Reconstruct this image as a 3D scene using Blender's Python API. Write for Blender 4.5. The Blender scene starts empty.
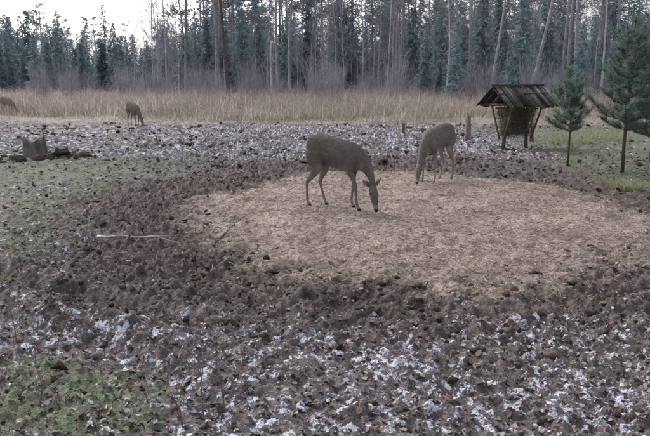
import bpy, math, random
import numpy as np
from mathutils import Vector, Matrix
R=np.random.RandomState(7); random.seed(7)
scene=bpy.context.scene
PI=math.pi
# ---------------------------------------------------------------- noise
def _hash(xi,yi,s):
    h=(xi.astype(np.int64)*374761393+yi.astype(np.int64)*668265263+s*1274126177)&0xffffffff
    h=((h^(h>>13))*1274126177)&0xffffffff
    return h^(h>>16)
def pn(x,y,s=0):
    x=np.asarray(x,float);y=np.asarray(y,float)
    x0=np.floor(x);y0=np.floor(y);fx=x-x0;fy=y-y0
    u=fx*fx*fx*(fx*(fx*6-15)+10);v=fy*fy*fy*(fy*(fy*6-15)+10)
    def g(ix,iy,dx,dy):
        a=_hash(ix,iy,s)/4294967296.0*2*PI
        return np.cos(a)*dx+np.sin(a)*dy
    a=g(x0,y0,fx,fy);b=g(x0+1,y0,fx-1,fy);c=g(x0,y0+1,fx,fy-1);d=g(x0+1,y0+1,fx-1,fy-1)
    return ((a*(1-u)+b*u)*(1-v)+(c*(1-u)+d*u)*v)*1.4
def fbm(x,y,s=0,o=4,g=.5):
    t=0;a=1;f=1
    for i in range(o):
        t=t+a*pn(x*f,y*f,s+i*17);a*=g;f*=2.03
    return t
def ss(a,b,x):
    t=np.clip((x-a)/(b-a),0,1);return t*t*(3-2*t)
# ---------------------------------------------------------------- ground zones (metres; camera stands at the origin, looks +Y)
def zones(x,y):
    n=fbm(x*.6,y*.6,3,4)
    r=np.sqrt(((x-1.35)/3.4)**2+((y-10.3)/4.15)**2)+.10*n+.08*fbm(x*3,y*3,9,3)
    straw=1-ss(.74,1.14,r)
    r2=np.sqrt(((x-.9)/4.9)**2+((y-10.9)/5.9)**2)+.13*fbm(x*.5,y*.5,21,4)
    mud=1-ss(.78,1.20,r2)
    gl=ss(.6,-1.2,x+2.6+1.1*n)*ss(4.4,5.6,y)*(1-ss(16,19,y))*.62
    gb=ss(.25,-.35,x+1.0+.35*n)*(1-ss(4.0,4.8,y+.5*n))
    gr=ss(4.2,5.6,x-.12*(y-14)+.9*n)*ss(10.5,12.5,y)*(1-ss(24,30,y))*.8
    grass=np.clip(np.maximum(np.maximum(gl,gb),gr)*(1-.8*mud),0,1)
    tan=ss(25,33,y+3*n)
    snow=(.90*ss(15.0,17.5,y)*(1-ss(27,33,y)))+.84*(1-ss(4.9,7.6,y+.4*n))+.66*ss(-1.4,-3,x)*(1-ss(13,16,y))*ss(4.9,7.6,y)
    snow=snow*(1-.5*ss(5,7,x)*ss(9,12,y))
    snow=np.clip(snow*(1-.75*mud*ss(4.9,6.8,y))*(1-straw)*(1-.35*gb),0,1)
    q=.55*fbm(x*9,y*9,91,4,.74)+.20*fbm(x*1.1,y*1.1,95,2)
    sk=np.clip(.5+.5*q-(.98-.46*snow),-1,1)      # >0 : snow lies here
    sk=np.where(snow<.03,-1,sk)
    return dict(straw=straw,mud=mud,grass=grass,tan=tan,snow=snow,r=r,sk=sk)
def height(x,y,z=None):
    x=np.asarray(x,float);y=np.asarray(y,float)
    if z is None: z=zones(x,y)
    near=1-ss(24,42,y)
    h=.07*fbm(x*.25,y*.25,40,3)*ss(1,6,y)
    h=h+.14*(1-ss(.55,1.05,z['r']))
    rough=.50+.50*z['mud']*(1-z['straw'])+.45*ss(14,17,y)
    rough=rough*(1-.62*z['straw'])
    f1=fbm(x*2.3,y*2.3,51,3,.55); f2=np.abs(fbm(x*6,y*6,61,3,.6))
    h=h+near*rough*(.06*f1+.095*(f2-.3))
    h=h+near*.014*fbm(x*19,y*19,71,2)*(1-.4*z['straw'])*(1-ss(12,18,y))
    d=(y-7.04)+(x+3.4)*.69
    d=d+.22*pn(x*1.1,y*1.1,5)+.06*pn(x*4,y*4,6)
    m=ss(-9,-6,x)*(1-ss(-1.5,-.6,x))
    h=h-.12*m*(np.exp(-(d/.16)**2)+.8*np.exp(-((d+.95)/.15)**2))+.06*m*(np.exp(-((d-.33)/.16)**2)+np.exp(-((d+.5)/.2)**2))
    h=h-.06*np.exp(-((z['r']-1.07)/.06)**2)*ss(9,7.5,y)
    h=h+.005*ss(0,.08,z['sk'])*near
    return h
def H(x,y): return float(height(np.array([x]),np.array([y]))[0])
# ---------------------------------------------------------------- mesh helpers
def link(o,parent=None):
    scene.collection.objects.link(o)
    if parent is not None:o.parent=parent
    return o
def empty(name,loc=(0,0,0),rz=0):
    e=bpy.data.objects.new(name,None);e.location=loc;e.rotation_euler=(0,0,rz);e.empty_display_size=.2
    return link(e)
def mkmesh(name,V,F,mat=None,col=None,smooth=False):
    V=np.asarray(V,np.float32).reshape(-1,3);F=np.asarray(F,np.int32)
    k=F.shape[1];me=bpy.data.meshes.new(name)
    me.vertices.add(len(V));me.vertices.foreach_set('co',V.ravel())
    me.loops.add(F.size);me.loops.foreach_set('vertex_index',F.ravel())
    me.polygons.add(len(F));me.polygons.foreach_set('loop_start',np.arange(len(F),dtype=np.int32)*k)
    try: me.polygons.foreach_set('loop_total',np.full(len(F),k,np.int32))
    except Exception: pass
    me.update(calc_edges=True)
    if smooth: me.polygons.foreach_set('use_smooth',np.ones(len(F),bool))
    if col is not None:
        a=me.color_attributes.new(name='col',type='FLOAT_COLOR',domain='POINT')
        c=np.ones((len(V),4),np.float32);c[:,:3]=col;a.data.foreach_set('color',c.ravel())
    if mat is not None: me.materials.append(mat)
    return me
def obj(name,me,parent=None,loc=(0,0,0),rot=(0,0,0),sc=1):
    o=bpy.data.objects.new(name,me);o.location=loc;o.rotation_euler=rot
    o.scale=(sc,sc,sc) if np.isscalar(sc) else sc
    return link(o,parent)
class MB:
    def __init__(s): s.V=[];s.F=[];s.C=[];s.n=0
    def add(s,V,F,c):
        V=np.asarray(V,float).reshape(-1,3);F=np.asarray(F,int)
        if F.shape[1]==3: F=np.concatenate([F,F[:,2:3]],1)
        s.V.append(V);s.F.append(F+s.n)
        c=np.asarray(c,float)
        if c.ndim==1:c=np.tile(c,(len(V),1))
        s.C.append(c);s.n+=len(V)
    def tube(s,P,rad,n=6,c=(.1,.1,.1),jit=0,cap=True):
        P=[Vector(p) for p in P];m=len(P)
        if np.isscalar(rad):rad=[rad]*m
        V=[]
        ref=Vector((0,1,0)) if abs((P[-1]-P[0]).normalized().y)<.8 else Vector((1,0,0))
        for i in range(m):
            T=(P[min(i+1,m-1)]-P[max(i-1,0)]).normalized()
            A=T.cross(ref).normalized();B=T.cross(A)
            for j in range(n):
                a=2*PI*j/n;rr=rad[i]*(1+jit*random.uniform(-1,1))
                V.append(P[i]+A*math.cos(a)*rr+B*math.sin(a)*rr)
        F=[(i*n+j,i*n+(j+1)%n,(i+1)*n+(j+1)%n,(i+1)*n+j) for i in range(m-1) for j in range(n)]
        if cap:
            V.append(P[0]);V.append(P[-1]);b=len(V)-2
            for j in range(n):
                F.append((b,(j+1)%n,j,j));F.append((b+1,(m-1)*n+j,(m-1)*n+(j+1)%n,(m-1)*n+(j+1)%n))
        s.add([tuple(v) for v in V],F,c)
    def mesh(s,name,mat,smooth=False):
        F=np.concatenate(s.F);V=np.concatenate(s.V)
        me=bpy.data.meshes.new(name)
        tri=F[:,2]==F[:,3]
        if tri.any():
            lt=np.where(tri,3,4);ls=np.concatenate([[0],np.cumsum(lt)[:-1]])
            mask=np.ones(F.shape,bool);mask[tri,3]=False
            L=F[mask]
            me.vertices.add(len(V));me.vertices.foreach_set('co',V.astype(np.float32).ravel())
            me.loops.add(len(L));me.loops.foreach_set('vertex_index',L.astype(np.int32))
            me.polygons.add(len(F));me.polygons.foreach_set('loop_start',ls.astype(np.int32))
            try: me.polygons.foreach_set('loop_total',lt.astype(np.int32))
            except Exception: pass
            me.update(calc_edges=True)
            if smooth: me.polygons.foreach_set('use_smooth',np.ones(len(F),bool))
            a=me.color_attributes.new(name='col',type='FLOAT_COLOR',domain='POINT')
            c=np.ones((len(V),4),np.float32);c[:,:3]=np.concatenate(s.C);a.data.foreach_set('color',c.ravel())
            if mat is not None: me.materials.append(mat)
            return me
        return mkmesh(name,V,F,mat,np.concatenate(s.C),smooth)
def rnd_dirs(n,zlo=-1,zhi=1):
    z=R.uniform(zlo,zhi,n);a=R.uniform(0,2*PI,n);r=np.sqrt(np.clip(1-z*z,0,1))
    return np.stack([r*np.cos(a),r*np.sin(a),z],1)
def strips(P,D,L,W,c,taper=.5,mb=None):
    n=len(P);S=np.cross(D,rnd_dirs(n));S/=np.linalg.norm(S,axis=1,keepdims=True)+1e-9
    L=np.broadcast_to(L,(n,))[:,None];W=np.broadcast_to(W,(n,))[:,None]
    V=np.stack([P-S*W/2,P+S*W/2,P+D*L+S*W/2*taper,P+D*L-S*W/2*taper],1).reshape(-1,3)
    F=np.arange(4*n).reshape(n,4)
    c=np.asarray(c,float)
    if c.ndim==1:c=np.tile(c,(n,1))
    mb.add(V,F,np.repeat(c,4,0))
def blades(P,L,W,lean,c,mb,az=None):
    n=len(P);a=R.uniform(0,2*PI,n) if az is None else az
    d=np.stack([np.cos(a),np.sin(a),np.zeros(n)],1);b=R.uniform(0,2*PI,n)
    s=np.stack([np.cos(b),np.sin(b),np.zeros(n)],1)*(W*np.ones(n))[:,None]/2
    L=L[:,None];l=(lean*np.ones(n))[:,None];up=np.array([0,0,1.])
    M=P+up*L*.55+d*L*l*.3;T=P+up*L*(1-.35*np.clip(l,0,1))+d*L*l
    V=np.stack([P-s,P+s,M+s*.8,M-s*.8,T+s*.15,T-s*.15],1).reshape(-1,3)
    i=np.arange(n)*6
    F=np.concatenate([np.stack([i,i+1,i+2,i+3],1),np.stack([i+3,i+2,i+4,i+5],1)])
    c=np.asarray(c,float)
    if c.ndim==1:c=np.tile(c,(n,1))
    mb.add(V,F,np.repeat(c,6,0))
def pal(n,cols,var=.25,w=None):
    cols=np.array(cols,float);i=R.choice(len(cols),n,p=w)
    return cols[i]*(1+R.uniform(-var,var,(n,1)))
# ---------------------------------------------------------------- materials
def newmat(name,diffuse=False,transl=0.):
    m=bpy.data.materials.new(name);m.use_nodes=True;nt=m.node_tree;nt.nodes.clear()
    o=nt.nodes.new('ShaderNodeOutputMaterial')
    if diffuse: b=nt.nodes.new('ShaderNodeBsdfDiffuse')
    else:
        b=nt.nodes.new('ShaderNodeBsdfPrincipled');b.inputs['Roughness'].default_value=.9
        b.inputs['Specular IOR Level'].default_value=.2
    if transl:
        t=nt.nodes.new('ShaderNodeBsdfTranslucent');mx=nt.nodes.new('ShaderNodeMixShader');mx.inputs[0].default_value=transl
        nt.links.new(b.outputs[0],mx.inputs[1]);nt.links.new(t.outputs[0],mx.inputs[2]);nt.links.new(mx.outputs[0],o.inputs[0])
        return m,nt,b,t
    nt.links.new(b.outputs[0],o.inputs[0])
    return m,nt,b
def N(nt,t,**k):
    n=nt.nodes.new(t)
    for a,v in k.items(): setattr(n,a,v)
    return n
def noise(nt,vec,scale,detail=6,rough=.6,dist=0):
    n=N(nt,'ShaderNodeTexNoise');n.inputs['Scale'].default_value=scale;n.inputs['Detail'].default_value=detail
    n.inputs['Roughness'].default_value=rough;n.inputs['Distortion'].default_value=dist
    if vec is not None: nt.links.new(vec,n.inputs['Vector'])
    return n.outputs['Fac']
def mr(nt,v,a,b,c=0,d=1,smooth=False):
    n=N(nt,'ShaderNodeMapRange');
    if smooth:n.interpolation_type='SMOOTHSTEP'
    for i,x in enumerate((a,b,c,d)):
        if isinstance(x,(int,float)):n.inputs[i+1].default_value=x
        else: nt.links.new(x,n.inputs[i+1])
    nt.links.new(v,n.inputs[0]);return n.outputs[0]
def mth(nt,op,a,b=0.):
    n=N(nt,'ShaderNodeMath',operation=op)
    for i,x in enumerate((a,b)):
        if isinstance(x,(int,float)):n.inputs[i].default_value=x
        else: nt.links.new(x,n.inputs[i])
    return n.outputs[0]
def mix(nt,f,a,b,mode='MIX'):
    n=N(nt,'ShaderNodeMix',data_type='RGBA',blend_type=mode)
    for i,x in ((0,f),(6,a),(7,b)):
        if isinstance(x,(int,float)):n.inputs[i].default_value=x
        elif isinstance(x,tuple):n.inputs[i].default_value=(*x,1)
        else: nt.links.new(x,n.inputs[i])
    return n.outputs[2]
def colmat(name,scale=30,var=.35,bump=0,objrand=0.,stretch=None,gain=1.,haze=None,detail=3,transl=0.):
    if transl: m,nt,b,t=newmat(name,True,transl)
    else: m,nt,b=newmat(name,True);t=None
    at=N(nt,'ShaderNodeAttribute',attribute_name='col');src=at.outputs['Color']
    if haze: src=mix(nt,haze[0],src,haze[1])  # painted haze: blends the base colour towards a blue-grey tint
    g=None
    if scale:
        tc=N(nt,'ShaderNodeTexCoord');vec=tc.outputs['Object']
        if stretch:
            mp=N(nt,'ShaderNodeMapping');mp.inputs['Scale'].default_value=stretch;nt.links.new(vec,mp.inputs[0]);vec=mp.outputs[0]
        f=noise(nt,vec,scale,detail,.65);g=mr(nt,f,.3,.7,(1-var)*gain,(1+var)*gain)
    if objrand:
        oi=N(nt,'ShaderNodeObjectInfo');q=mr(nt,oi.outputs['Random'],0,1,(1-objrand)*(1 if g is not None else gain),(1+objrand)*(1 if g is not None else gain))
        g=mth(nt,'MULTIPLY',g,q) if g is not None else q
    if g is None: out=src
    else:
        vm=N(nt,'ShaderNodeVectorMath',operation='SCALE');nt.links.new(src,vm.inputs[0]);nt.links.new(g,vm.inputs['Scale'])
        out=vm.outputs[0]
    nt.links.new(out,b.inputs['Color'])
    if t is not None: nt.links.new(out,t.inputs['Color'])
    if bump:
        bp=N(nt,'ShaderNodeBump');bp.inputs['Strength'].default_value=bump;bp.inputs['Distance'].default_value=.02
        nt.links.new(f,bp.inputs['Height']);nt.links.new(bp.outputs[0],b.inputs['Normal'])
    return m
M_litter=colmat('leaf_litter',0)
M_straw=colmat('hay_strands',0)
M_clod=colmat('mud_clods',45,.45,.9)
M_bark=colmat('bark',14,.4,.9,stretch=(1,1,.25))
M_grass=colmat('grass_blades',0,transl=.4)
M_reed=colmat('dry_reeds',0,objrand=.22,transl=.45,gain=1.12)
M_needle=colmat('pine_needles',0,transl=.3,gain=1.0)
M_far=colmat('distant_foliage_hazed',0,objrand=.35,haze=(.46,(.26,.32,.37)),transl=.25,gain=1.25)  # distance haze is painted into the foliage colour, there is no mist
M_fartrunk=colmat('distant_bark_hazed',2.5,.3,objrand=.3,haze=(.45,(.28,.30,.35)),detail=1,gain=1.2)  # bark, twigs and pine crowns carry aerial haze in their colour
M_wood=colmat('weathered_wood',16,.5,.7,stretch=(1,.3,1))
M_fur=colmat('deer_fur',60,.25,.45,stretch=(.35,1,.7))

def ground_mat():
    m,nt,b=newmat('forest_ground')
    tc=N(nt,'ShaderNodeTexCoord');v=tc.outputs['Object']
    a=N(nt,'ShaderNodeAttribute',attribute_name='za');sa=N(nt,'ShaderNodeSeparateColor');nt.links.new(a.outputs['Color'],sa.inputs[0])
    c=N(nt,'ShaderNodeAttribute',attribute_name='zb');sc=N(nt,'ShaderNodeSeparateColor');nt.links.new(c.outputs['Color'],sc.inputs[0])
    straw,mud,grass=sa.outputs;snow,tan,sk=sc.outputs
    n1=noise(nt,v,1.3,2,.65);n2=noise(nt,v,9,4,.7);n3=noise(nt,v,42,3,.75);n4=noise(nt,v,4.2,3,.72)
    mudc=mix(nt,mr(nt,n2,.35,.65),(.038,.028,.023),(.105,.080,.067))
    mudc=mix(nt,mr(nt,n3,.42,.62),mudc,(.14,.110,.094))
    mudc=mix(nt,mr(nt,n1,.4,.62,0,.5),mudc,(.040,.030,.026))
    lit=mix(nt,mr(nt,n3,.38,.62),(.070,.058,.057),(.20,.17,.16))
    lit=mix(nt,mr(nt,n4,.42,.6),lit,(.050,.040,.040))
    col=mix(nt,mr(nt,mud,0,1,1,0),mudc,lit)
    gcol=mix(nt,mr(nt,n3,.35,.65),(.070,.085,.047),(.17,.195,.115))
    gm=mth(nt,'MULTIPLY',mr(nt,mth(nt,'ADD',n4,mth(nt,'MULTIPLY',grass,.25)),.56,.74),mr(nt,grass,0,.3,0,.85))
    col=mix(nt,gm,col,gcol)
    tcol=mix(nt,mr(nt,n2,.35,.65),(.155,.128,.108),(.31,.262,.222))
    tm=mr(nt,mth(nt,'ADD',tan,mth(nt,'MULTIPLY',mth(nt,'SUBTRACT',n4,.5),2.2)),.35,.75)
    col=mix(nt,tm,col,tcol)
    scol=mix(nt,mr(nt,n3,.36,.62),(.175,.130,.108),(.43,.338,.285))
    scol=mix(nt,mr(nt,n1,.42,.64,0,.7),scol,(.165,.122,.102))
    scol=mix(nt,mr(nt,n2,.52,.64,0,.7),scol,(.105,.078,.066))
    scol=mix(nt,mr(nt,n4,.55,.68,0,.45),scol,(.10,.074,.062))
    s_=mth(nt,'ADD',straw,mth(nt,'MULTIPLY',mth(nt,'SUBTRACT',n2,.5),1.8))
    s_=mth(nt,'ADD',s_,mth(nt,'MULTIPLY',mth(nt,'SUBTRACT',n4,.5),1.4))
    sm=mr(nt,s_,.3,.8)
    col=mix(nt,sm,col,scol)
    kk=mth(nt,'ADD',sk,mth(nt,'MULTIPLY',mth(nt,'SUBTRACT',n2,.5),.6))
    kk=mth(nt,'ADD',kk,mth(nt,'MULTIPLY',mth(nt,'SUBTRACT',n3,.5),1.0))
    k=mth(nt,'MULTIPLY',mr(nt,kk,0,.11),mr(nt,snow,.02,.1))
    sncol=mix(nt,mr(nt,n3,.3,.7),(.34,.345,.40),(.62,.64,.72))
    col=mix(nt,mth(nt,'MULTIPLY',k,.88),col,sncol)
    nt.links.new(col,b.inputs['Base Color'])
    bp=N(nt,'ShaderNodeBump');bp.inputs['Strength'].default_value=1;bp.inputs['Distance'].default_value=.04
    hh=mth(nt,'ADD',mth(nt,'MULTIPLY',n2,1.2),mth(nt,'MULTIPLY',n3,.6))
    nt.links.new(hh,bp.inputs['Height']);nt.links.new(bp.outputs[0],b.inputs['Normal'])
    b.inputs['Roughness'].default_value=.8
    return m
# ---------------------------------------------------------------- ground sheet
def axis(core1,step,mid,g1,end,g2):
    a=list(np.arange(0,core1,step));s=step;x=core1
    while x<mid: a.append(x);s*=g1;x+=s
    while x<end: a.append(x);s*=g2;x+=s
    a.append(end);return np.array(a)
xp=axis(3.2,.022,13,1.016,900,1.12);xs=np.concatenate([-xp[:0:-1],xp])
ys=2.6+axis(4.4,.022,36,1.0065,1200,1.12);yb=axis(1,.4,10,1.3,600,1.3);ys=np.concatenate([(2.58-yb)[::-1],ys])
X,Y=np.meshgrid(xs,ys);Z=zones(X,Y);Hh=height(X,Y,Z)
nx,ny=len(xs),len(ys);print('ground',nx,ny)
V=np.stack([X,Y,Hh],2).reshape(-1,3)
i=(np.arange(ny-1)[:,None]*nx+np.arange(nx-1)[None,:]).ravel()
F=np.stack([i,i+1,i+nx+1,i+nx],1)
gme=mkmesh('ground',V,F,ground_mat(),None,True)
for nm,ch in (('za',('straw','mud','grass')),('zb',('snow','tan','sk'))):
    at=gme.color_attributes.new(name=nm,type='FLOAT_COLOR',domain='POINT')
    c=np.ones((nx*ny,4),np.float32)
    for j,k in enumerate(ch):c[:,j]=Z[k].ravel()
    at.data.foreach_set('color',c.ravel())
obj('ground',gme)
# ---------------------------------------------------------------- scatter helpers
def scatter(n,y0,y1,k=.56,pw=1.0):
    y=y0+(y1-y0)*R.uniform(0,1,n)**pw
    x=R.uniform(-1,1,n)*(k*y+1.5)
    return x,y
def leaves(x,y,size,c,name,tilt=.5,lift=.006,mat=None):
    n=len(x);z=height(x,y)+lift
    P=np.stack([x,y,z],1);nrm=rnd_dirs(n,1-tilt,1);a=rnd_dirs(n,-.2,.2)
    D=np.cross(nrm,a);D/=np.linalg.norm(D,axis=1,keepdims=True);S=np.cross(nrm,D)
    L=size[:,None];w=L*R.uniform(.28,.48,(n,1));b=nrm*L*R.uniform(.0,.25,(n,1))
    V=np.stack([P-D*L*.5,P-D*L*.2+S*w+b,P+D*L*.22+S*w*.8+b,P+D*L*.5,P+D*L*.22-S*w*.8+b*.8,P-D*L*.2-S*w+b],1)
    V=V+R.uniform(-.08,.08,V.shape)*L[:,:,None]
    i=np.arange(n)*6
    F=np.concatenate([np.stack([i,i+1,i+2,i+3],1),np.stack([i,i+3,i+4,i+5],1)])
    return obj(name,mkmesh(name,V.reshape(-1,3),F,mat or M_litter,np.repeat(c,6,0)))
LC=[(.15,.115,.10),(.21,.17,.152),(.10,.078,.073),(.32,.27,.245),(.20,.17,.175),(.44,.42,.42)]
LW=[.26,.22,.2,.11,.16,.05]
x,y=scatter(34000,2.6,9,pw=1.35);z=zones(x,y);keep=R.uniform(0,1,len(x))<(1-.95*z['straw'])*(1-.68*z['mud'])*(.8-.6*ss(-.05,.03,z['sk']))
x,y=x[keep],y[keep];n=len(x)
leaves(x,y,R.uniform(.018,.062,n)*R.uniform(.6,1,n),pal(n,LC,.3,LW),'leaf_litter')
x,y=scatter(12000,9,29);z=zones(x,y);keep=R.uniform(0,1,len(x))<(1-.97*z['straw'])*(1-.8*z['mud'])
x,y=x[keep],y[keep];n=len(x)
leaves(x,y,R.uniform(.03,.09,n),pal(n,LC,.3,LW),'leaf_litter',.3)
def clods(name,x,y,s,c,mat=None,flat=.62):
    t=(1+5**.5)/2
    base=np.array([(-1,t,0),(1,t,0),(-1,-t,0),(1,-t,0),(0,-1,t),(0,1,t),(0,-1,-t),(0,1,-t),(t,0,-1),(t,0,1),(-t,0,-1),(-t,0,1)])/math.sqrt(1+t*t)
    tf=np.array([(0,11,5),(0,5,1),(0,1,7),(0,7,10),(0,10,11),(1,5,9),(5,11,4),(11,10,2),(10,7,6),(7,1,8),(3,9,4),(3,4,2),(3,2,6),(3,6,8),(3,8,9),(4,9,5),(2,4,11),(6,2,10),(8,6,7),(9,8,1)])
    vs=[tuple(b) for b in base];mid={};nf=[]
    def mp(a,b):
        k=(min(a,b),max(a,b))
        if k not in mid:
            p=(np.array(vs[a])+np.array(vs[b]));p/=np.linalg.norm(p);vs.append(tuple(p));mid[k]=len(vs)-1
        return mid[k]
    for a,b,cc in tf:
        ab,bc,ca=mp(a,b),mp(b,cc),mp(cc,a);nf+=[(a,ab,ca),(b,bc,ab),(cc,ca,bc),(ab,bc,ca)]
    vs=np.array(vs);nf=np.array(nf);n=len(x);m=len(vs)
    ang=R.uniform(0,2*PI,n)
    sc=R.uniform(.5,1.5,(n,1,3));sc[:,:,2]*=flat
    bumpy=1+.35*np.sin(vs@R.normal(0,2.2,(3,n))+R.uniform(0,6,n)).T[:,:,None]
    V=vs[None]*sc*bumpy*R.uniform(.72,1.25,(n,m,1))*s[:,None,None]
    ca,sa=np.cos(ang)[:,None],np.sin(ang)[:,None]
    V=np.stack([V[:,:,0]*ca-V[:,:,1]*sa,V[:,:,0]*sa+V[:,:,1]*ca,V[:,:,2]],2)
    V+=np.stack([x,y,height(x,y)+s*.02],1)[:,None]
    F=(nf[None]+(np.arange(n)*m)[:,None,None]).reshape(-1,3)
    return obj(name,mkmesh(name,V.reshape(-1,3),F,mat or M_clod,np.repeat(c,m,0),False))
x,y=scatter(14000,3,17.5,pw=.9);z=zones(x,y);w=z['mud']*(1-z['straw'])**1.3+.22*(z['sk']<-.03)*(1-z['straw'])
w=w*(.45+.9*ss(-.3,.5,fbm(x*1.4,y*1.4,77,3)))
keep=R.uniform(0,1,len(x))<w;x,y=x[keep],y[keep];n=len(x);print('clods',n)
clods('mud_clods',x,y,.008+.032*R.uniform(0,1,n)**2.6,pal(n,[(.065,.049,.041),(.11,.084,.071),(.05,.039,.033)],.3))
x,y=scatter(3800,15.5,30);z=zones(x,y);keep=(R.uniform(0,1,len(x))<(1-z['straw'])*(1-.8*z['grass'])*ss(-.5,.5,fbm(x*.8,y*.8,78,3)))&(z['tan']<.6)
x,y=x[keep],y[keep];n=len(x)
clods('mud_clods',x,y,.02+.06*R.uniform(0,1,n)**2,pal(n,[(.065,.05,.043),(.10,.078,.067)],.3))
# hay strands
x,y=scatter(130000,6,15.5);z=zones(x,y)
keep=R.uniform(0,1,len(x))<z['straw']**1.3*.85*(.45+.55*ss(-.45,.25,fbm(x*2.2,y*2.2,33,3)))+.09*z['mud']*(1-ss(1.2,1.5,z['r']));x,y=x[keep],y[keep];n=len(x);print('hay',n)
mb=MB();D=rnd_dirs(n,-.12,.35);P=np.stack([x,y,height(x,y)+.004],1)
strips(P,D,R.uniform(.02,.09,n),R.uniform(.003,.007,n),pal(n,[(.42,.338,.285),(.31,.240,.197),(.21,.158,.13),(.50,.425,.365),(.14,.104,.087)],.2,[.24,.31,.26,.05,.14]),.8,mb)
obj('hay_pile',mb.mesh('hay_pile',M_straw))
mb=MB()
x,y=scatter(60000,2.8,20,pw=1.5);z=zones(x,y);keep=R.uniform(0,1,len(x))<z['grass']*ss(-.25,.25,fbm(x*1.7,y*1.7,88,3))*.8
x,y=x[keep],y[keep];n=len(x);print('grass',n)
blades(np.stack([x,y,height(x,y)-.004],1),R.uniform(.02,.065,n),.006,R.uniform(.2,1.1,n),pal(n,[(.13,.20,.10),(.19,.25,.14),(.24,.23,.16),(.12,.155,.09)],.25),mb)
obj('grass',mb.mesh('grass',M_grass))
mb=MB();n=34000;y=R.uniform(24,42,n);x=R.uniform(-1,1,n)*(.56*y+2);z=zones(x,y)
keep=R.uniform(0,1,n)<z['tan']*ss(-.5,.4,fbm(x*.5,y*.5,31,3));x,y=x[keep],y[keep];n=len(x)
blades(np.stack([x,y,height(x,y)-.01],1),R.uniform(.08,.28,n)*(1+2.2*ss(29,34,y)*R.uniform(0,1,n)),.013,R.uniform(.2,.9,n),pal(n,[(.31,.262,.22),(.24,.197,.167),(.37,.32,.275),(.17,.14,.122)],.25),mb)
obj('dry_grass',mb.mesh('dry_grass',M_grass))
def tussock(x,y,n,h,r,cols,nm='grass_tussock'):
    mb=MB();a=R.uniform(0,2*PI,n);q=r*np.sqrt(R.uniform(0,1,n))
    px,py=q*np.cos(a),q*np.sin(a)
    P=np.stack([px,py,np.zeros(n)-.01],1);blades(P,R.uniform(.4,1,n)*h,.007,R.uniform(.3,1.2,n),pal(n,cols,.25),mb,a+R.uniform(-.7,.7,n))
    return obj(nm,mb.mesh(nm,M_grass),None,(x,y,H(x,y)))
YG=[(.28,.29,.17),(.34,.32,.21),(.19,.21,.12)]
tussock(5.45,12.5,620,.28,.28,YG);tussock(6.1,12.9,200,.16,.2,YG);tussock(7.2,14.9,260,.2,.3,YG)
tussock(6.6,18.2,260,.25,.3,YG);tussock(-6.2,16.6,160,.15,.25,YG);tussock(7.4,21,500,.5,.6,YG);tussock(8.8,22,500,.5,.7,YG)
tussock(-2.3,13.2,120,.08,.2,YG)
# ---------------------------------------------------------------- reeds
RC=[(.36,.308,.265),(.27,.228,.202),(.43,.378,.33),(.19,.162,.15)]
def reedpatch(k):
    mb=MB();n=150
    P=np.stack([R.uniform(-1.3,1.3,n),R.uniform(-1.1,1.1,n),np.zeros(n)-.03],1)
    g=.5+.5*np.clip(fbm(P[:,0]*1.1,P[:,1]*1.1,k,2)+.3,0,1)
    L=R.uniform(.5,1.3,n)*(.55+.55*g)
    blades(P,L,R.uniform(.012,.024,n),R.uniform(.05,.6,n),pal(n,RC,.2),mb)
    n=150;P=np.stack([R.uniform(-1.3,1.3,n),R.uniform(-1.1,1.1,n),np.zeros(n)-.03],1)
    blades(P,R.uniform(.2,.7,n),.022,R.uniform(.4,1.3,n),pal(n,RC,.2),mb)
    n=60;P=np.stack([R.uniform(-1.3,1.3,n),R.uniform(-1.1,1.1,n),R.uniform(.3,1.0,n)],1)
    strips(P,rnd_dirs(n,.4,1),R.uniform(.2,.8,n),.010,pal(n,[(.20,.17,.165),(.26,.22,.20)]),.3,mb)
    return mb.mesh('reed_patch_%d'%k,M_reed)
RP=[reedpatch(k) for k in range(5)]
e=empty('reed_bed',(0,40,0));c=0
for row,yy in enumerate(np.concatenate([np.arange(31.5,44,1.3),np.arange(44.5,60,2.6)])):
    xl=-.50*yy-2 if yy>37 else -.40*yy; xr=.36*yy+1 if yy<40 else .56*yy
    xx=xl
    while xx<xr:
        front=33.2+3.2*float(pn(xx*.12,3.3,8))+ (2.0 if xx<-9 else 0)+1.0*math.sin(xx*.31)
        pt=float(pn(xx*.17,yy*.17,12))
        if (yy>front and random.random()<.9 and pt>-.42) or (yy>front-2 and random.random()<.2):
            s=random.uniform(.68,1.12)*(1.0+.36*pt)*(.7 if yy<front+2 else 1.0)
            o=obj('reeds_%d'%c,RP[random.randrange(5)],e,(xx+random.uniform(-.6,.6),yy-40+random.uniform(-.6,.6),0),(0,0,random.choice([0,PI])+random.uniform(-.6,.6)),(1.1,1.1,s));c+=1
        xx+=1.7 if yy<44 else 2.3
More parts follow.
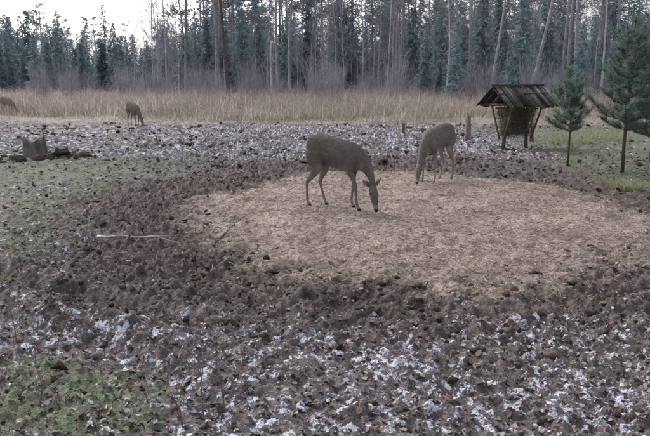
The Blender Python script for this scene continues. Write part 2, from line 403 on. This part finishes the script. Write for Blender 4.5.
# ---------------------------------------------------------------- trees
def spruce(k,h):
    mb=MB();mb.tube([(0,0,-.2),(0,0,h*.5),(0,0,h)],[h*.012,h*.008,.01],5,(.10,.09,.09),cap=False)
    z=h*.06;irr=[random.uniform(.7,1.25) for _ in range(12)]
    while z<h*.98:
        f=1-z/h;r=h*.17*f**.75+.12;nb=int(4+4*f)
        for j in range(nb):
            a=random.uniform(0,2*PI);rr=r*random.uniform(.55,1.15)*irr[int(a/6.29*6)+(6 if f<.5 else 0)];m=int(6+7*f)
            t=R.uniform(.12,1,m);droop=-.32*rr*t**1.3+.05*rr
            P=np.stack([np.cos(a)*rr*t,np.sin(a)*rr*t,z+droop],1)+R.normal(0,.06*rr+.03,(m,3))
            D=np.stack([np.cos(a)+R.normal(0,.5,m),np.sin(a)+R.normal(0,.5,m),R.uniform(-.9,.15,m)],1);D/=np.linalg.norm(D,axis=1,keepdims=True)
            strips(P,D,R.uniform(.2,.55,m)*(.4+.6*f+.2),R.uniform(.09,.22,m),pal(m,[(.055,.09,.075),(.08,.12,.10),(.035,.06,.055),(.115,.155,.125)],.3),.3,mb)
        z+=h*.020+.11*random.random()
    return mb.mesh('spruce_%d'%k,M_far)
def trunkcurve(h,lean,b=.15,n=8):
    P=[];ox,oy=random.uniform(-1,1)*b,random.uniform(-1,1)*b
    for i in range(n+1):
        t=i/n;P.append((lean*h*t+ox*math.sin(t*PI*1.3),oy*math.sin(t*PI*1.7),h*t-.15*(1-t)))
    return P
def scots(k,h,lean=0,r=.15,low=(.15,.125,.12),high=(.26,.18,.14),crown=.55,mat=None):
    mb=MB();P=trunkcurve(h,lean,.3)
    rad=[r*(1-.72*i/8) for i in range(9)]
    mb.tube(P,rad,7,low,cap=False);zc=mb.V[-1][:,2]/h
    mb.C[-1]=np.array(low)[None]*(1-ss(.3,.6,zc))[:,None]+np.array(high)[None]*ss(.3,.6,zc)[:,None]
    for q in range(22):
        t=random.uniform(.10,crown+.1);a=random.uniform(0,2*PI);l=random.uniform(.3,1.6)
        p=Vector((lean*h*t,0,h*t));mb.tube([p,p+Vector((math.cos(a)*l,math.sin(a)*l,random.uniform(-.25,.35)*l))],[.02,.006],3,low,cap=False)
    for q in range(24):
        t=random.uniform(crown,1.0);a=random.uniform(0,2*PI);l=h*.15*(1.15-t)/(1.15-crown)*random.uniform(.5,1.2)+.4
        p=Vector((lean*h*t,0,h*t));e_=p+Vector((math.cos(a)*l,math.sin(a)*l,l*random.uniform(0,.45)))
        mb.tube([p,e_],[.045,.012],4,high,cap=False)
        m=50;tt=R.uniform(.3,1.1,m)
        C=np.array(p)[None]+(np.array(e_)-np.array(p))[None]*tt[:,None]+R.normal(0,.13*l+.08,(m,3))*np.array([1,1,.6])
        strips(C,rnd_dirs(m,-.3,1),R.uniform(.15,.38,m),R.uniform(.07,.16,m),pal(m,[(.07,.105,.08),(.105,.145,.115),(.05,.07,.06)],.25),.4,mb)
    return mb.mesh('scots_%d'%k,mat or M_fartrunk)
def bare(k,h,r=.08,tc=(.28,.26,.27),bc=(.16,.14,.15),nb=40,mat=None):
    mb=MB();P=trunkcurve(h,random.uniform(-.05,.05),.35);mb.tube(P,[r*(1-.85*i/8) for i in range(9)],5,tc,cap=False)
    for q in range(nb):
        t=random.uniform(.18,.98);a=random.uniform(0,2*PI);l=h*.22*(1.15-t)*random.uniform(.5,1.3)
        i=min(int(t*8),7);p=Vector(P[i]).lerp(Vector(P[i+1]),t*8-i)
        d=Vector((math.cos(a)*.7,math.sin(a)*.7,random.uniform(.5,1.1))).normalized()
        e_=p+d*l;mb.tube([p,e_],[.018,.006],3,bc,cap=False)
        m=18;tt=R.uniform(.15,1,m);C=np.array(p)[None]+np.array(d*l)[None]*tt[:,None]
        DD=np.array(d)[None]*.7+rnd_dirs(m,-.3,1)*.8;DD/=np.linalg.norm(DD,axis=1,keepdims=True)
        strips(C,DD,R.uniform(.2,.7,m)*h/10,R.uniform(.012,.022,m),bc,.4,mb)
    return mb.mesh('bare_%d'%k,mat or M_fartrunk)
def shrub(k):
    mb=MB();n=80;a=R.uniform(0,2*PI,n);q=R.uniform(0,.5,n);P=np.stack([q*np.cos(a),q*np.sin(a),np.zeros(n)],1)
    D=np.stack([np.cos(a)*.35*R.uniform(0,1,n),np.sin(a)*.35*R.uniform(0,1,n),np.ones(n)],1);D/=np.linalg.norm(D,axis=1,keepdims=True)
    L=R.uniform(1.4,3.2,n);strips(P,D,L,.025,pal(n,[(.17,.14,.14),(.22,.18,.17)],.2),.3,mb)
    for _ in range(3):
        t=R.uniform(.3,1,n);C=P+D*(L*t)[:,None];E=D*.8+rnd_dirs(n,-.1,.8)*.7;E/=np.linalg.norm(E,axis=1,keepdims=True)
        strips(C,E,R.uniform(.3,.9,n),.014,pal(n,[(.18,.145,.145),(.23,.19,.18)],.2),.3,mb)
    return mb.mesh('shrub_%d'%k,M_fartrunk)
SP=[spruce(k,h) for k,h in enumerate((11,13,9,6))]
SC=[scots(k,h,l,r) for k,(h,l,r) in enumerate(((19,.01,.17),(21,-.03,.19),(17,.04,.14)))]
BA=[bare(k,h) for k,h in enumerate((13,11,9,12))]
SH=[shrub(k) for k in range(3)]
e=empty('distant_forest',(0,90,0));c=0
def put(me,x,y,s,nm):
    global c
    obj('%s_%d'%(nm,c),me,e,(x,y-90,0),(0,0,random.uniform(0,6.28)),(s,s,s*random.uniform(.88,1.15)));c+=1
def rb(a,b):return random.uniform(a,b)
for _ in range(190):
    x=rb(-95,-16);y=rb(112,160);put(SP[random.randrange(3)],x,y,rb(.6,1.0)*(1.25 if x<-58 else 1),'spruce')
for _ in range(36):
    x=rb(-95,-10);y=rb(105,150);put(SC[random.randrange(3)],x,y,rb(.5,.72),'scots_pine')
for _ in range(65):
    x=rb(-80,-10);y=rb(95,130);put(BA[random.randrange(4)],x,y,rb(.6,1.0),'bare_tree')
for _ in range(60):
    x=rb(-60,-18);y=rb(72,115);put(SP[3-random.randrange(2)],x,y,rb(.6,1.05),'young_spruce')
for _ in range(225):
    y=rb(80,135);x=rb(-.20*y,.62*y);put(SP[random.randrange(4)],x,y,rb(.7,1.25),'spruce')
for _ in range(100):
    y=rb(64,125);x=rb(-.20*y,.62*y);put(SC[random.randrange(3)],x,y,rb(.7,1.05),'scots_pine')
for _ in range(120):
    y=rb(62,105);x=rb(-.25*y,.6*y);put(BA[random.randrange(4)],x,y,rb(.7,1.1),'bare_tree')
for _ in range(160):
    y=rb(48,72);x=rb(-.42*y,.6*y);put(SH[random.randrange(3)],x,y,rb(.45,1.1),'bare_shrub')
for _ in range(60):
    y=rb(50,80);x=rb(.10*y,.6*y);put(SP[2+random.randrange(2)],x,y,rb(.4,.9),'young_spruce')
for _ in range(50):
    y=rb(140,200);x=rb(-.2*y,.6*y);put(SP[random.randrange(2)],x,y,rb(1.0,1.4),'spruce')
def single(nm,me,x,y,rz=0,s=1): return obj(nm,me,None,(x,y,0),(0,0,rz),s)
single('pine_tree',scots(10,17,.17,.13,(.26,.21,.18),(.30,.22,.18)),14.6,51)
single('pine_tree',scots(11,17,.10,.11,(.22,.18,.155),(.28,.21,.17)),12.2,53)
single('pine_tree',scots(12,16,-.05,.13,(.10,.085,.082),(.11,.09,.085),mat=M_bark),-6.5,48)
single('birch_tree',bare(11,14,.085,(.48,.46,.46)),19.5,50)
single('birch_tree',bare(12,14,.07,(.44,.42,.42)),5.0,58)
single('birch_tree',bare(13,13,.07,(.44,.42,.42)),9.5,56)
single('birch_tree',bare(14,12,.07,(.40,.38,.39)),-14.5,60)
mb=MB();mb.tube([(0,0,-.1),(.02,0,1.6),(-.03,.02,3.2),(.02,0,4.3)],[.08,.07,.06,.035],6,(.36,.33,.33),.1)
mb.tube([(0,0,2.6),(.25,0,3.0)],[.03,.01],4,(.3,.27,.27));obj('dead_birch_snag',mb.mesh('snag',M_fartrunk),None,(-3.7,49,0))
def young_pine(name,x,y,h,w,low=.28,seed=1,dens=1.0):
    random.seed(seed);mb=MB()
    P=[(0,0,-.1)]+[(random.uniform(-.03,.03)*h*.3,random.uniform(-.03,.03)*h*.3,h*t) for t in (.2,.4,.6,.8)]+[(0,0,h)]
    r0=h*.010+.006
    mb.tube(P,[r0*1.15,r0,r0*.8,r0*.6,r0*.35,.004],7,(.12,.095,.08),.08)
    NC=[(.13,.18,.145),(.17,.225,.18),(.09,.125,.10),(.22,.27,.22)]
    def tuft(p,d,m,l):
        p=np.array(p)[None]+np.array(d)[None]*R.uniform(-.15,.03,(m,1));DD=np.array(d)[None]*R.uniform(.1,.8,(m,1))+rnd_dirs(m,-.5,1)
        DD/=np.linalg.norm(DD,axis=1,keepdims=True)
        strips(p,DD,R.uniform(.6,1,m)*l,.0068,pal(m,NC,.2),.5,mb)
    z=h*low
    while z<h*.97:
        t=(z/h-low)/(1-low);L=w*(1-t)**.65*(.65+.35*min(1,t*5+.3))*random.uniform(.65,1.15)+.10;nb=random.choice([4,5,6])
        a0=random.uniform(0,6.28)
        p=Vector((0,0,z))
        for j in range(nb):
            a=a0+j*2*PI/nb+random.uniform(-.45,.45);l=L*random.uniform(.45,1.2);up=.35+.9*t+random.uniform(-.1,.2)
            p1=p+Vector((math.cos(a)*l*.55,math.sin(a)*l*.55,l*.55*up*.5));p2=p+Vector((math.cos(a)*l,math.sin(a)*l,l*up))
            mb.tube([p,p1,p2],[r0*.33,r0*.24,.004],4,(.13,.095,.075),cap=False)
            d=(p2-p1).normalized();tuft(p2,d,int(38*dens),.105)
            nt_=max(4,int(l/.055))
            for q in range(nt_):
                s=random.uniform(.15,1.0);b=p.lerp(p1,s/.55) if s<.55 else p1.lerp(p2,(s-.55)/.45)
                sd=Vector((-math.sin(a),math.cos(a),0))*random.choice([-1,1])
                dd=(d*.8+sd*random.uniform(.4,1)+Vector((0,0,random.uniform(-.2,.8)))).normalized();ll=l*random.uniform(.12,.42)
                e2=b+dd*ll;mb.tube([b,e2],[.006,.003],3,(.13,.095,.075),cap=False)
                tuft(e2,dd,int(34*dens),.105)
                if ll>.10: tuft(b.lerp(e2,.55),dd,int(28*dens),.10)
        z+=h*random.uniform(.045,.07)
    tuft((0,0,h),(0,0,1),40,.09);tuft((0,0,h-.1),(0,0,1),40,.09)
    return obj(name,mb.mesh('young_pine',M_needle),None,(x,y,H(x,y)))
young_pine('young_pine_tree',6.25,14.55,2.95,.92,.30,3)
young_pine('young_pine_tree',5.42,15.5,1.9,.60,.42,5)
young_pine('young_pine_tree',7.6,16.2,3.1,1.05,.20,9)
random.seed(11)
# ---------------------------------------------------------------- feeder with roof
def box(mb,c,sx,sy,sz,col,rot=None,jit=.0):
    v=np.array([(a,b,d) for a in(-.5,.5) for b in(-.5,.5) for d in(-.5,.5)])*np.array([sx,sy,sz])
    v=v+R.uniform(-jit,jit,v.shape)
    if rot is not None: v=v@np.array(Matrix.Rotation(rot[0],3,rot[1])).T
    mb.add(v+np.array(c),[(0,1,3,2),(4,6,7,5),(0,4,5,1),(2,3,7,6),(0,2,6,4),(1,5,7,3)],col)
F_=empty('hay_feeder',(5.25,19.3,H(5.25,19.3)),math.radians(24))
g=(.09,.072,.062);pc=(.15,.12,.10)
for k,sx in enumerate((-1,1)):
    mb=MB();mb.tube([(sx*.40,0,-.1),(sx*.36,.02*sx,.7),(sx*.42,0,1.60)],[.055,.05,.045],8,pc,.06)
    obj('post_%d'%(k+1),mb.mesh('p',M_bark,True),F_)
    for s in(-1,1):
        mb=MB();mb.tube([(sx*.46,s*.10,.25),(sx*.50,s*.46,1.2)],[.028,.025],6,pc,.08);obj('brace_%d%s'%(k+1,'a' if s<0 else 'b'),mb.mesh('b',M_bark,True),F_)
RZ=1.60;HR=.60;HD=.46
ang=math.atan2(HD,HR);sl=math.hypot(HR,HD)
mb=MB()
for sx in(-.70,0,.70):
    for s in(-1,1): mb.tube([(sx,0,RZ),(sx,s*HR,RZ-HD)],[.028,.025],6,g,.08)
    mb.tube([(sx,-.5,RZ-HD+.05),(sx,.5,RZ-HD+.05)],.025,6,g,.08)
mb.tube([(-.82,0,RZ-.02),(.82,0,RZ-.02)],.032,6,g,.08)
for s in(-1,1): mb.tube([(-.80,s*.55,RZ-HD+.02),(.80,s*.55,RZ-HD+.02)],.028,6,g,.08)
obj('roof_frame',mb.mesh('rf',M_wood),F_)
mb=MB()
for s in(-1,1):
    for layer in range(2):
        xx=-.85+layer*.05
        while xx<.85:
            w=random.uniform(.07,.12);L=sl+.08+random.uniform(-.05,.07);dm=L/2-.01
            off=.045+.022*layer+random.uniform(-.003,.008)
            cy=s*(dm*math.cos(ang)+off*math.sin(ang));cz=RZ-dm*math.sin(ang)+off*math.cos(ang)
            k=random.uniform(.5,1.6);col=np.array((.066,.057,.053))*k
            if random.random()<.12: col=np.array((.16,.157,.16))
            if layer==0 or random.random()<.8: box(mb,(xx+w/2,cy,cz),w*.86,L,.018,col,(-s*(ang+random.uniform(-.02,.02)),'X'),.006)
            xx+=w
obj('roof',mb.mesh('roof',M_wood),F_)
mb=MB()
mb.tube([(-.87,.01,RZ+.10),(0,0,RZ+.09),(.88,-.01,RZ+.105)],.03,7,(.07,.06,.055),.12)
for s in(-1,1):
    mb.tube([(-.85,s*.27,RZ-.125),(.86,s*.25,RZ-.115)],.022,6,(.08,.07,.062),.15)
obj('roof_poles',mb.mesh('rpoles',M_wood),F_)
mb=MB()
for s in(-1,1):
    for q in range(9):
        xq=-.40+q*.1+random.uniform(-.015,.015);mb.tube([(xq,s*.05,.42),(xq,s*.30,1.08)],[.013,.013],5,(.16,.13,.115),.1)
    mb.tube([(-.47,s*.30,1.08),(.47,s*.30,1.08)],.022,6,(.15,.12,.105),.08)
mb.tube([(-.47,0,.40),(.47,0,.40)],.03,6,(.15,.12,.105),.08)
obj('rack',mb.mesh('rack',M_wood),F_)
mb=MB();n=6400;t=R.uniform(0,1,n)**.7;zz=.30+t*.76;wy=(.05+.29*t)
P=np.stack([R.uniform(-.48,.48,n),R.uniform(-1,1,n)*wy,zz],1)
strips(P,rnd_dirs(n,-1,.3),R.uniform(.06,.21,n),.007,pal(n,[(.13,.14,.095),(.20,.19,.13),(.08,.085,.065),(.27,.23,.16)],.2),.5,mb)
obj('hay',mb.mesh('hay',M_straw),F_)
def stump(name,x,y,r,h,col,flare=1.6,nseg=22,lean=0,jag=1.):
    mb=MB();lv=[(-.08,flare*1.1),(0,flare),(.12,1.22),(.35,1.03),(.7,.97),(1,.95)]
    V=[]
    for k,(t,s) in enumerate(lv):
        for j in range(nseg):
            a=2*PI*j/nseg;root=1+.22*(s-.95)*math.cos(a*5+.6)+.05*math.sin(a*9+k)
            top=(.10*math.sin(a*2+1)+.06*math.sin(a*5)+.05*random.uniform(-1,1))*h*(k==len(lv)-1)*jag
            rr=r*s*root*(1+.05*random.uniform(-1,1));V.append((rr*math.cos(a)+lean*t*h,rr*math.sin(a),t*h+top))
    m=len(lv);F=[(i*nseg+j,i*nseg+(j+1)%nseg,(i+1)*nseg+(j+1)%nseg,(i+1)*nseg+j) for i in range(m-1) for j in range(nseg)]
    C=[tuple(np.array(col)*random.uniform(.6,1.3)) for _ in V]
    b=len(V)
    for j in range(nseg):
        a=2*PI*j/nseg;V.append((.5*r*math.cos(a)+lean*h,.5*r*math.sin(a),h*(.90+.05*random.random())));C.append(tuple(np.array(col)*1.25))
    F+=[((m-1)*nseg+j,(m-1)*nseg+(j+1)%nseg,b+(j+1)%nseg,b+j) for j in range(nseg)]
    V.append((lean*h,0,h*.90));C.append(tuple(np.array(col)*1.2));cc=len(V)-1
    F+=[(b+j,b+(j+1)%nseg,cc,cc) for j in range(nseg)]
    mb.add(V,F,np.array(C));return obj(name,mb.mesh(name,M_bark,False),None,(x,y,H(x,y)-.01))
stump('tree_stump',-7.05,17.0,.27,.46,(.12,.11,.105),2.1,jag=1.3,lean=-.1)
stump('tree_stump',-6.55,17.3,.16,.22,(.09,.078,.072),1.9,jag=1.5)
stump('tree_stump',-8.0,16.5,.20,.16,(.09,.078,.072),1.9,jag=1.5)
stump('wooden_post',4.43,21.7,.085,.84,(.20,.16,.135),1.15,12)
stump('wooden_post',2.75,24.5,.05,.42,(.15,.12,.10),1.2,10)
stump('wooden_post',6.35,21.5,.06,.55,(.15,.12,.10),1.2,10)
x=np.concatenate([R.normal(-6.3,.35,60),R.normal(-7.9,.4,50)]);y=np.concatenate([R.normal(16.7,.2,60),R.normal(16.2,.25,50)])
clods('soil_heap',x,y,R.uniform(.04,.12,110),pal(110,[(.05,.04,.035),(.09,.075,.065)],.3))
def stick(name,pts,rad,col,subs=()):
    mb=MB();mb.tube([(p_[0],p_[1],H(p_[0],p_[1])+rad[0]+.010+(p_[2] if len(p_)>2 else 0)) for p_ in pts],[rad[0]+(rad[1]-rad[0])*i/(len(pts)-1) for i in range(len(pts))],6,col,.12)
    for s in subs: mb.tube([(a,b,H(a,b)+.03+q) for a,b,q in s],[.007,.003],5,col)
    return obj(name,mb.mesh(name,M_bark,True))
stick('fallen_branch',[(-2.82,8.42,.03),(-2.66,8.30,.06),(-2.5,8.33,.04),(-2.3,8.24,.06),(-2.05,8.25,.04),(-1.74,8.14,.03)],[.014,.006],(.40,.36,.34),[[(-2.5,8.33,.05),(-2.75,8.20,.06)],[(-2.3,8.24,.05),(-2.10,8.38,.06)],[(-2.05,8.25,.04),(-1.9,8.4,.05)]])
stick('fallen_branch',[(-3.0,13.9),(-2.2,13.75),(-1.6,13.9)],[.014,.008],(.13,.10,.09))
stick('fallen_branch',[(-1.3,8.35),(-1.1,8.75,.06),(-.95,9.0,.1)],[.009,.004],(.20,.155,.13))
stick('fallen_log',[(-6.7,16.6),(-6.3,16.55),(-5.9,16.7)],[.06,.045],(.10,.085,.075))
def sapling(x,y,h,seed,col=(.16,.13,.125)):
    random.seed(seed);mb=MB();P=[(0,0,-.02)]
    for i in range(1,7): P.append((P[-1][0]+random.uniform(-.025,.03),P[-1][1]+random.uniform(-.02,.02),h*i/6))
    mb.tube(P,[.0045-.0005*i for i in range(7)],5,col)
    for q in range(11):
        i=random.randint(1,5);p=Vector(P[i]);a=random.uniform(0,6.28);l=h*random.uniform(.12,.34)
        p1=p+Vector((math.cos(a)*l*.5,math.sin(a)*l*.5,l*.45));p2=p1+Vector((math.cos(a+.3)*l*.4,math.sin(a+.3)*l*.4,l*.55))
        mb.tube([p,p1,p2],[.0025,.002,.0012],4,col,cap=False)
        mb.tube([p1,p1+Vector((math.cos(a-.8)*l*.3,math.sin(a-.8)*l*.3,l*.3))],[.0018,.001],3,col,cap=False)
    return obj('bare_sapling',mb.mesh('bare_sapling',M_bark),None,(x,y,H(x,y)))
sapling(-.70,3.75,.62,3);sapling(-.62,4.0,.5,4);sapling(-1.75,3.95,.55,6);sapling(-.82,3.7,.35,8);sapling(-2.3,4.9,.5,9);sapling(.35,4.1,.25,15)
random.seed(5)
# ---------------------------------------------------------------- deer
def loft(mb,secs,y=0.,n=16):
    V=[];m=len(secs)
    for i,s in enumerate(secs):
        a=secs[max(i-1,0)];b=secs[min(i+1,m-1)]
        ya=y+(s[4] if len(s)>4 else 0)
        T=Vector((b[0]-a[0],0,b[1]-a[1])).normalized();U=Vector((0,1,0));W=T.cross(U)
        for j in range(n):
            t=2*PI*j/n;p=Vector((s[0],ya,s[1]))+U*math.cos(t)*s[2]+W*math.sin(t)*s[3];V.append(tuple(p))
    F=[(i*n+j,i*n+(j+1)%n,(i+1)*n+(j+1)%n,(i+1)*n+j) for i in range(m-1) for j in range(n)]
    a,b=secs[0],secs[-1]
    V.append((a[0],y+(a[4] if len(a)>4 else 0),a[1]));V.append((b[0],y+(b[4] if len(b)>4 else 0),b[1]));k=len(V)
    for j in range(n):
        F.append((k-2,(j+1)%n,j,j));F.append((k-1,(m-1)*n+j,(m-1)*n+(j+1)%n,(m-1)*n+(j+1)%n))
    mb.add(V,F,(.1,.1,.1))
def deer(name,x,y,head,scale=1.,steps=(0,0,0,0),tone=1.,hue=(1,1,1),k=0.,vox=.0085,turn=0.):
    mb=MB()
    # trunk: deep chest, tucked loin, back a little higher over the haunches
    loft(mb,[(-.515,.83,.03,.05),(-.48,.835,.085,.12),(-.42,.845,.128,.170),(-.32,.85,.150,.192),(-.18,.835,.155,.198),(-.02,.785,.166,.215),(.12,.75,.164,.225),(.24,.735,.138,.215),(.34,.73,.105,.175),(.41,.72,.062,.105)],n=24)
    loft(mb,[(.20,.79,.09,.17),(.33,.74,.084,.150),(.43,.66+.02*k,.066,.115),(.52+k*.3,.56,.054,.085),(.59+k*.6,.46,.046,.067),(.635+k*.8,.385,.044,.057),(.660+k,.33,.042,.05)],n=18)
    H0=[(.625+k,.385,.032,.037),(.655+k,.345,.057,.062),(.69+k,.285,.063,.072),(.723+k,.215,.052,.061),(.750+k,.145,.039,.046),(.770+k,.085,.032,.037),(.781+k,.048,.027,.031),(.785+k,.03,.013,.016)]
    loft(mb,H0,n=16)
    for s in(-1,1):
        b=Vector((.635+k,s*.038,.37));t=Vector((.60+k,s*.160,.460));V=[]
        d=(t-b);u=Vector((.5,0,-.3)).cross(d).normalized();w=d.normalized().cross(u)
        prof=[(0,.020),(.2,.036),(.45,.047),(.7,.037),(.9,.018),(1,.006)]
        for f,r in prof:
            for j in range(8):
                a=2*PI*j/8;V.append(tuple(b+d*f+u*math.cos(a)*r+w*math.sin(a)*.011))
        Fq=[(i*8+j,i*8+(j+1)%8,(i+1)*8+(j+1)%8,(i+1)*8+j) for i in range(5) for j in range(8)]
        Fq+=[(0,j+1,j,j) for j in range(1,7)]+[(40,40+j,41+j,41+j) for j in range(1,7)]
        mb.add(V,Fq,(.1,.1,.1))
    for q,s in enumerate((-1,1)):
        dx=steps[q]
        loft(mb,[(.23,.80,.05,.11,-s*.02),(.24,.71,.060,.110),(.235,.61,.050,.080),(.225+dx*.3,.53,.038,.055),(.24+dx*.5,.44,.029,.036),(.252+dx*.68,.34,.026,.030),(.248+dx*.74,.29,.020,.022),(.243+dx*.87,.18,.016,.018),(.24+dx*.97,.095,.019,.022),(.258+dx,.055,.017,.020),(.275+dx,.03,.022,.029),(.28+dx,0,.024,.034)],y=s*.095,n=12)
        dx=steps[2+q]
        loft(mb,[(-.34,.87,.05,.11,-s*.02),(-.345,.78,.070,.150),(-.32,.67,.068,.134),(-.295+dx*.15,.58,.053,.095),(-.315+dx*.3,.49,.037,.058),(-.37+dx*.45,.41,.026,.038),(-.415+dx*.6,.345,.023,.033),(-.41+dx*.68,.28,.0185,.022),(-.395+dx*.85,.18,.0165,.019),(-.385+dx*.97,.095,.019,.023),(-.368+dx,.055,.017,.020),(-.35+dx,.03,.022,.029),(-.345+dx,0,.024,.035)],y=s*.088,n=12)
    me=mb.mesh('tmp',None)
    o=bpy.data.objects.new('tmp',me);scene.collection.objects.link(o)
    r=o.modifiers.new('r','REMESH');r.mode='VOXEL';r.voxel_size=vox
    sm=o.modifiers.new('s','SMOOTH');sm.factor=.5;sm.iterations=6
    dg=bpy.context.evaluated_depsgraph_get();ev=o.evaluated_get(dg)
    m2=bpy.data.meshes.new_from_object(ev);bpy.data.objects.remove(o)
    n=len(m2.vertices);co=np.zeros(n*3,np.float32);m2.vertices.foreach_get('co',co);co=co.reshape(-1,3)
    X_,Y_,Z_=co[:,0],co[:,1],co[:,2]
    base=np.array([.122,.101,.088]);c=np.tile(base,(n,1))
    def blend(w,col):
        nonlocal c
        w=np.clip(w,0,1)[:,None];c=c*(1-w)+np.array(col)[None]*w
    nz=fbm(X_*14+3,Z_*14+Y_*9,4,3)
    blend(ss(.82,.98,Z_+.03*nz)*.6,(.078,.065,.058))
    blend(ss(.66,.56,Z_+.03*nz)*ss(-.36,-.2,X_)*(1-ss(.15,.25,X_))*.8,(.27,.24,.21))
    blend(ss(.58,.38,Z_)*(1-ss(.42,.47,X_))*.6,(.20,.168,.145))
    inn=ss(.085,.05,np.abs(Y_))*ss(.70,.6,Z_)*(1-ss(.42,.47,X_));blend(inn*.5,(.29,.25,.22))
    blend(ss(-.45,-.50,X_+.01*nz)*ss(.62,.72,Z_)*.8,(.38,.35,.31))
    blend(ss(.035,.02,Z_)*(1-ss(.45,.5,X_)),(.03,.025,.022))
    hx=ss(.56+k,.62+k,X_)
    blend(hx*.6,(.115,.095,.083))
    blend(hx*ss(.085,.06,Z_),(.022,.02,.02))
    blend(hx*ss(.14,.11,Z_)*ss(.07,.09,Z_)*.5,(.28,.25,.22))
    ear=ss(.07,.095,np.abs(Y_))*ss(.52+k,.56+k,X_)*ss(.36,.39,Z_);blend(ear*.7,(.07,.058,.052))
    blend(ear*ss(.085,.11,np.abs(Y_))*ss(.15,.12,np.abs(Y_))*.6,(.28,.25,.23))
    c=c*tone*np.array(hue)*(1+.18*nz)[:,None]
    def bend(co):
        a=turn*ss(.36,.72,co[:,0]);px,py=.42,0.
        dx_,dy_=co[:,0]-px,co[:,1]-py
        co[:,0]=px+dx_*np.cos(a)-dy_*np.sin(a);co[:,1]=py+dx_*np.sin(a)+dy_*np.cos(a);return co
    co=bend(co);m2.vertices.foreach_set('co',np.ascontiguousarray(co,np.float32).ravel());m2.update()
    for a in list(m2.color_attributes): m2.color_attributes.remove(a)
    a=m2.color_attributes.new(name='col',type='FLOAT_COLOR',domain='POINT')
    cc=np.ones((n,4),np.float32);cc[:,:3]=c;a.data.foreach_set('color',cc.ravel())
    m2.materials.clear();m2.materials.append(M_fur);m2.polygons.foreach_set('use_smooth',np.ones(len(m2.polygons),bool))
    E=empty(name,(x,y,H(x,y)-.015),head);E.scale=(scale,)*3
    obj('body',m2,E)
    # short coarse winter coat
    nc=5200 if vox<.01 else 900
    nor=np.zeros(n*3,np.float32);m2.vertices.foreach_get('normal',nor);nor=nor.reshape(-1,3)
    body_i=np.where((Z_>.38)|(X_>.45))[0];ii=R.choice(body_i,nc)
    Dv=nor[ii]*.45+np.array([-.75,0,-.55])+R.normal(0,.22,(nc,3));Dv/=np.linalg.norm(Dv,axis=1,keepdims=True)
    mb=MB();ln=np.where(co[ii][:,2]<.42,.010,.022)*R.uniform(.6,1.2,nc)
    strips(co[ii]-nor[ii]*.001,Dv,ln,.0035,c[ii]*R.uniform(.75,1.25,(nc,1)),.2,mb)
    obj('coat',mb.mesh('coat',M_straw),E)
    mb=MB()
    for s in(-1,1):
        u=[(math.sin(t)*math.cos(a),math.sin(t)*math.sin(a),math.cos(t)) for t in np.linspace(.01,PI-.01,7) for a in np.linspace(0,2*PI,9)[:-1]]
        Vq=bend(np.array(u)*.014+np.array((.708+k,s*.053,.282)));Fq=[(i*8+j,i*8+(j+1)%8,(i+1)*8+(j+1)%8,(i+1)*8+j) for i in range(6) for j in range(8)]
        mb.add(Vq,Fq,(.012,.01,.01))
    obj('eyes',mb.mesh('eyes',M_eye,True),E)
    return E
M_eye,_nt,_b=newmat('deer_eye');_b.inputs['Base Color'].default_value=(.012,.01,.009,1);_b.inputs['Roughness'].default_value=.15
deer('grazing_deer',.18,9.72,math.radians(-30),.98,(.12,-.07,-.08,.11),1.0,turn=-.6)
deer('grazing_deer',2.02,12.6,math.radians(-130),1.0,(.05,-.06,.07,-.06),1.3,(1,1.02,1.05),-.04,turn=.2)
deer('grazing_deer',-7.5,27.6,math.radians(-48),.95,(.05,-.05,.03,-.04),1.15,(1,1,1),0,.014)
deer('grazing_deer',-16.3,36.2,math.radians(-25),.9,(.05,-.05,.03,-.04),1.7,(1.05,.97,.9),0,.014)
# ---------------------------------------------------------------- light: thin bright overcast, brightest to the front left
el=math.radians(40);rot=math.radians(-40)
w=bpy.data.worlds.new('World');scene.world=w;w.use_nodes=True;nt=w.node_tree;nt.nodes.clear()
o=N(nt,'ShaderNodeOutputWorld');b=N(nt,'ShaderNodeBackground');s=N(nt,'ShaderNodeTexSky');s.sky_type='NISHITA';s.sun_disc=False
s.sun_elevation=el;s.sun_rotation=rot;s.air_density=1.3;s.dust_density=5;s.ozone_density=1.5
hs=N(nt,'ShaderNodeHueSaturation');hs.inputs['Saturation'].default_value=.28;hs.inputs['Value'].default_value=2.0
tint=mix(nt,1.0,hs.outputs[0],(.97,.985,1.05),'MULTIPLY')
nt.links.new(s.outputs[0],hs.inputs['Color']);nt.links.new(tint,b.inputs[0]);nt.links.new(b.outputs[0],o.inputs[0]);b.inputs[1].default_value=.15
L=bpy.data.lights.new('sun','SUN');L.energy=1.1;L.angle=math.radians(30);L.color=(1,.97,.93)
lo=link(bpy.data.objects.new('sun',L))
dirv=Vector((math.sin(rot)*math.cos(el),math.cos(rot)*math.cos(el),math.sin(el)))
lo.rotation_euler=dirv.to_track_quat('Z','Y').to_euler();lo.location=dirv*50
cam=bpy.data.cameras.new('camera');cam.lens=38.6;cam.sensor_width=36;cam.clip_end=3000;cam.clip_start=.05
co_=link(bpy.data.objects.new('camera',cam));co_.location=(0,0,2.0);co_.rotation_euler=(math.radians(90-11.6),0,0)
scene.camera=co_
scene.view_settings.view_transform='Standard';scene.view_settings.look='None';scene.view_settings.exposure=0;scene.view_settings.gamma=1
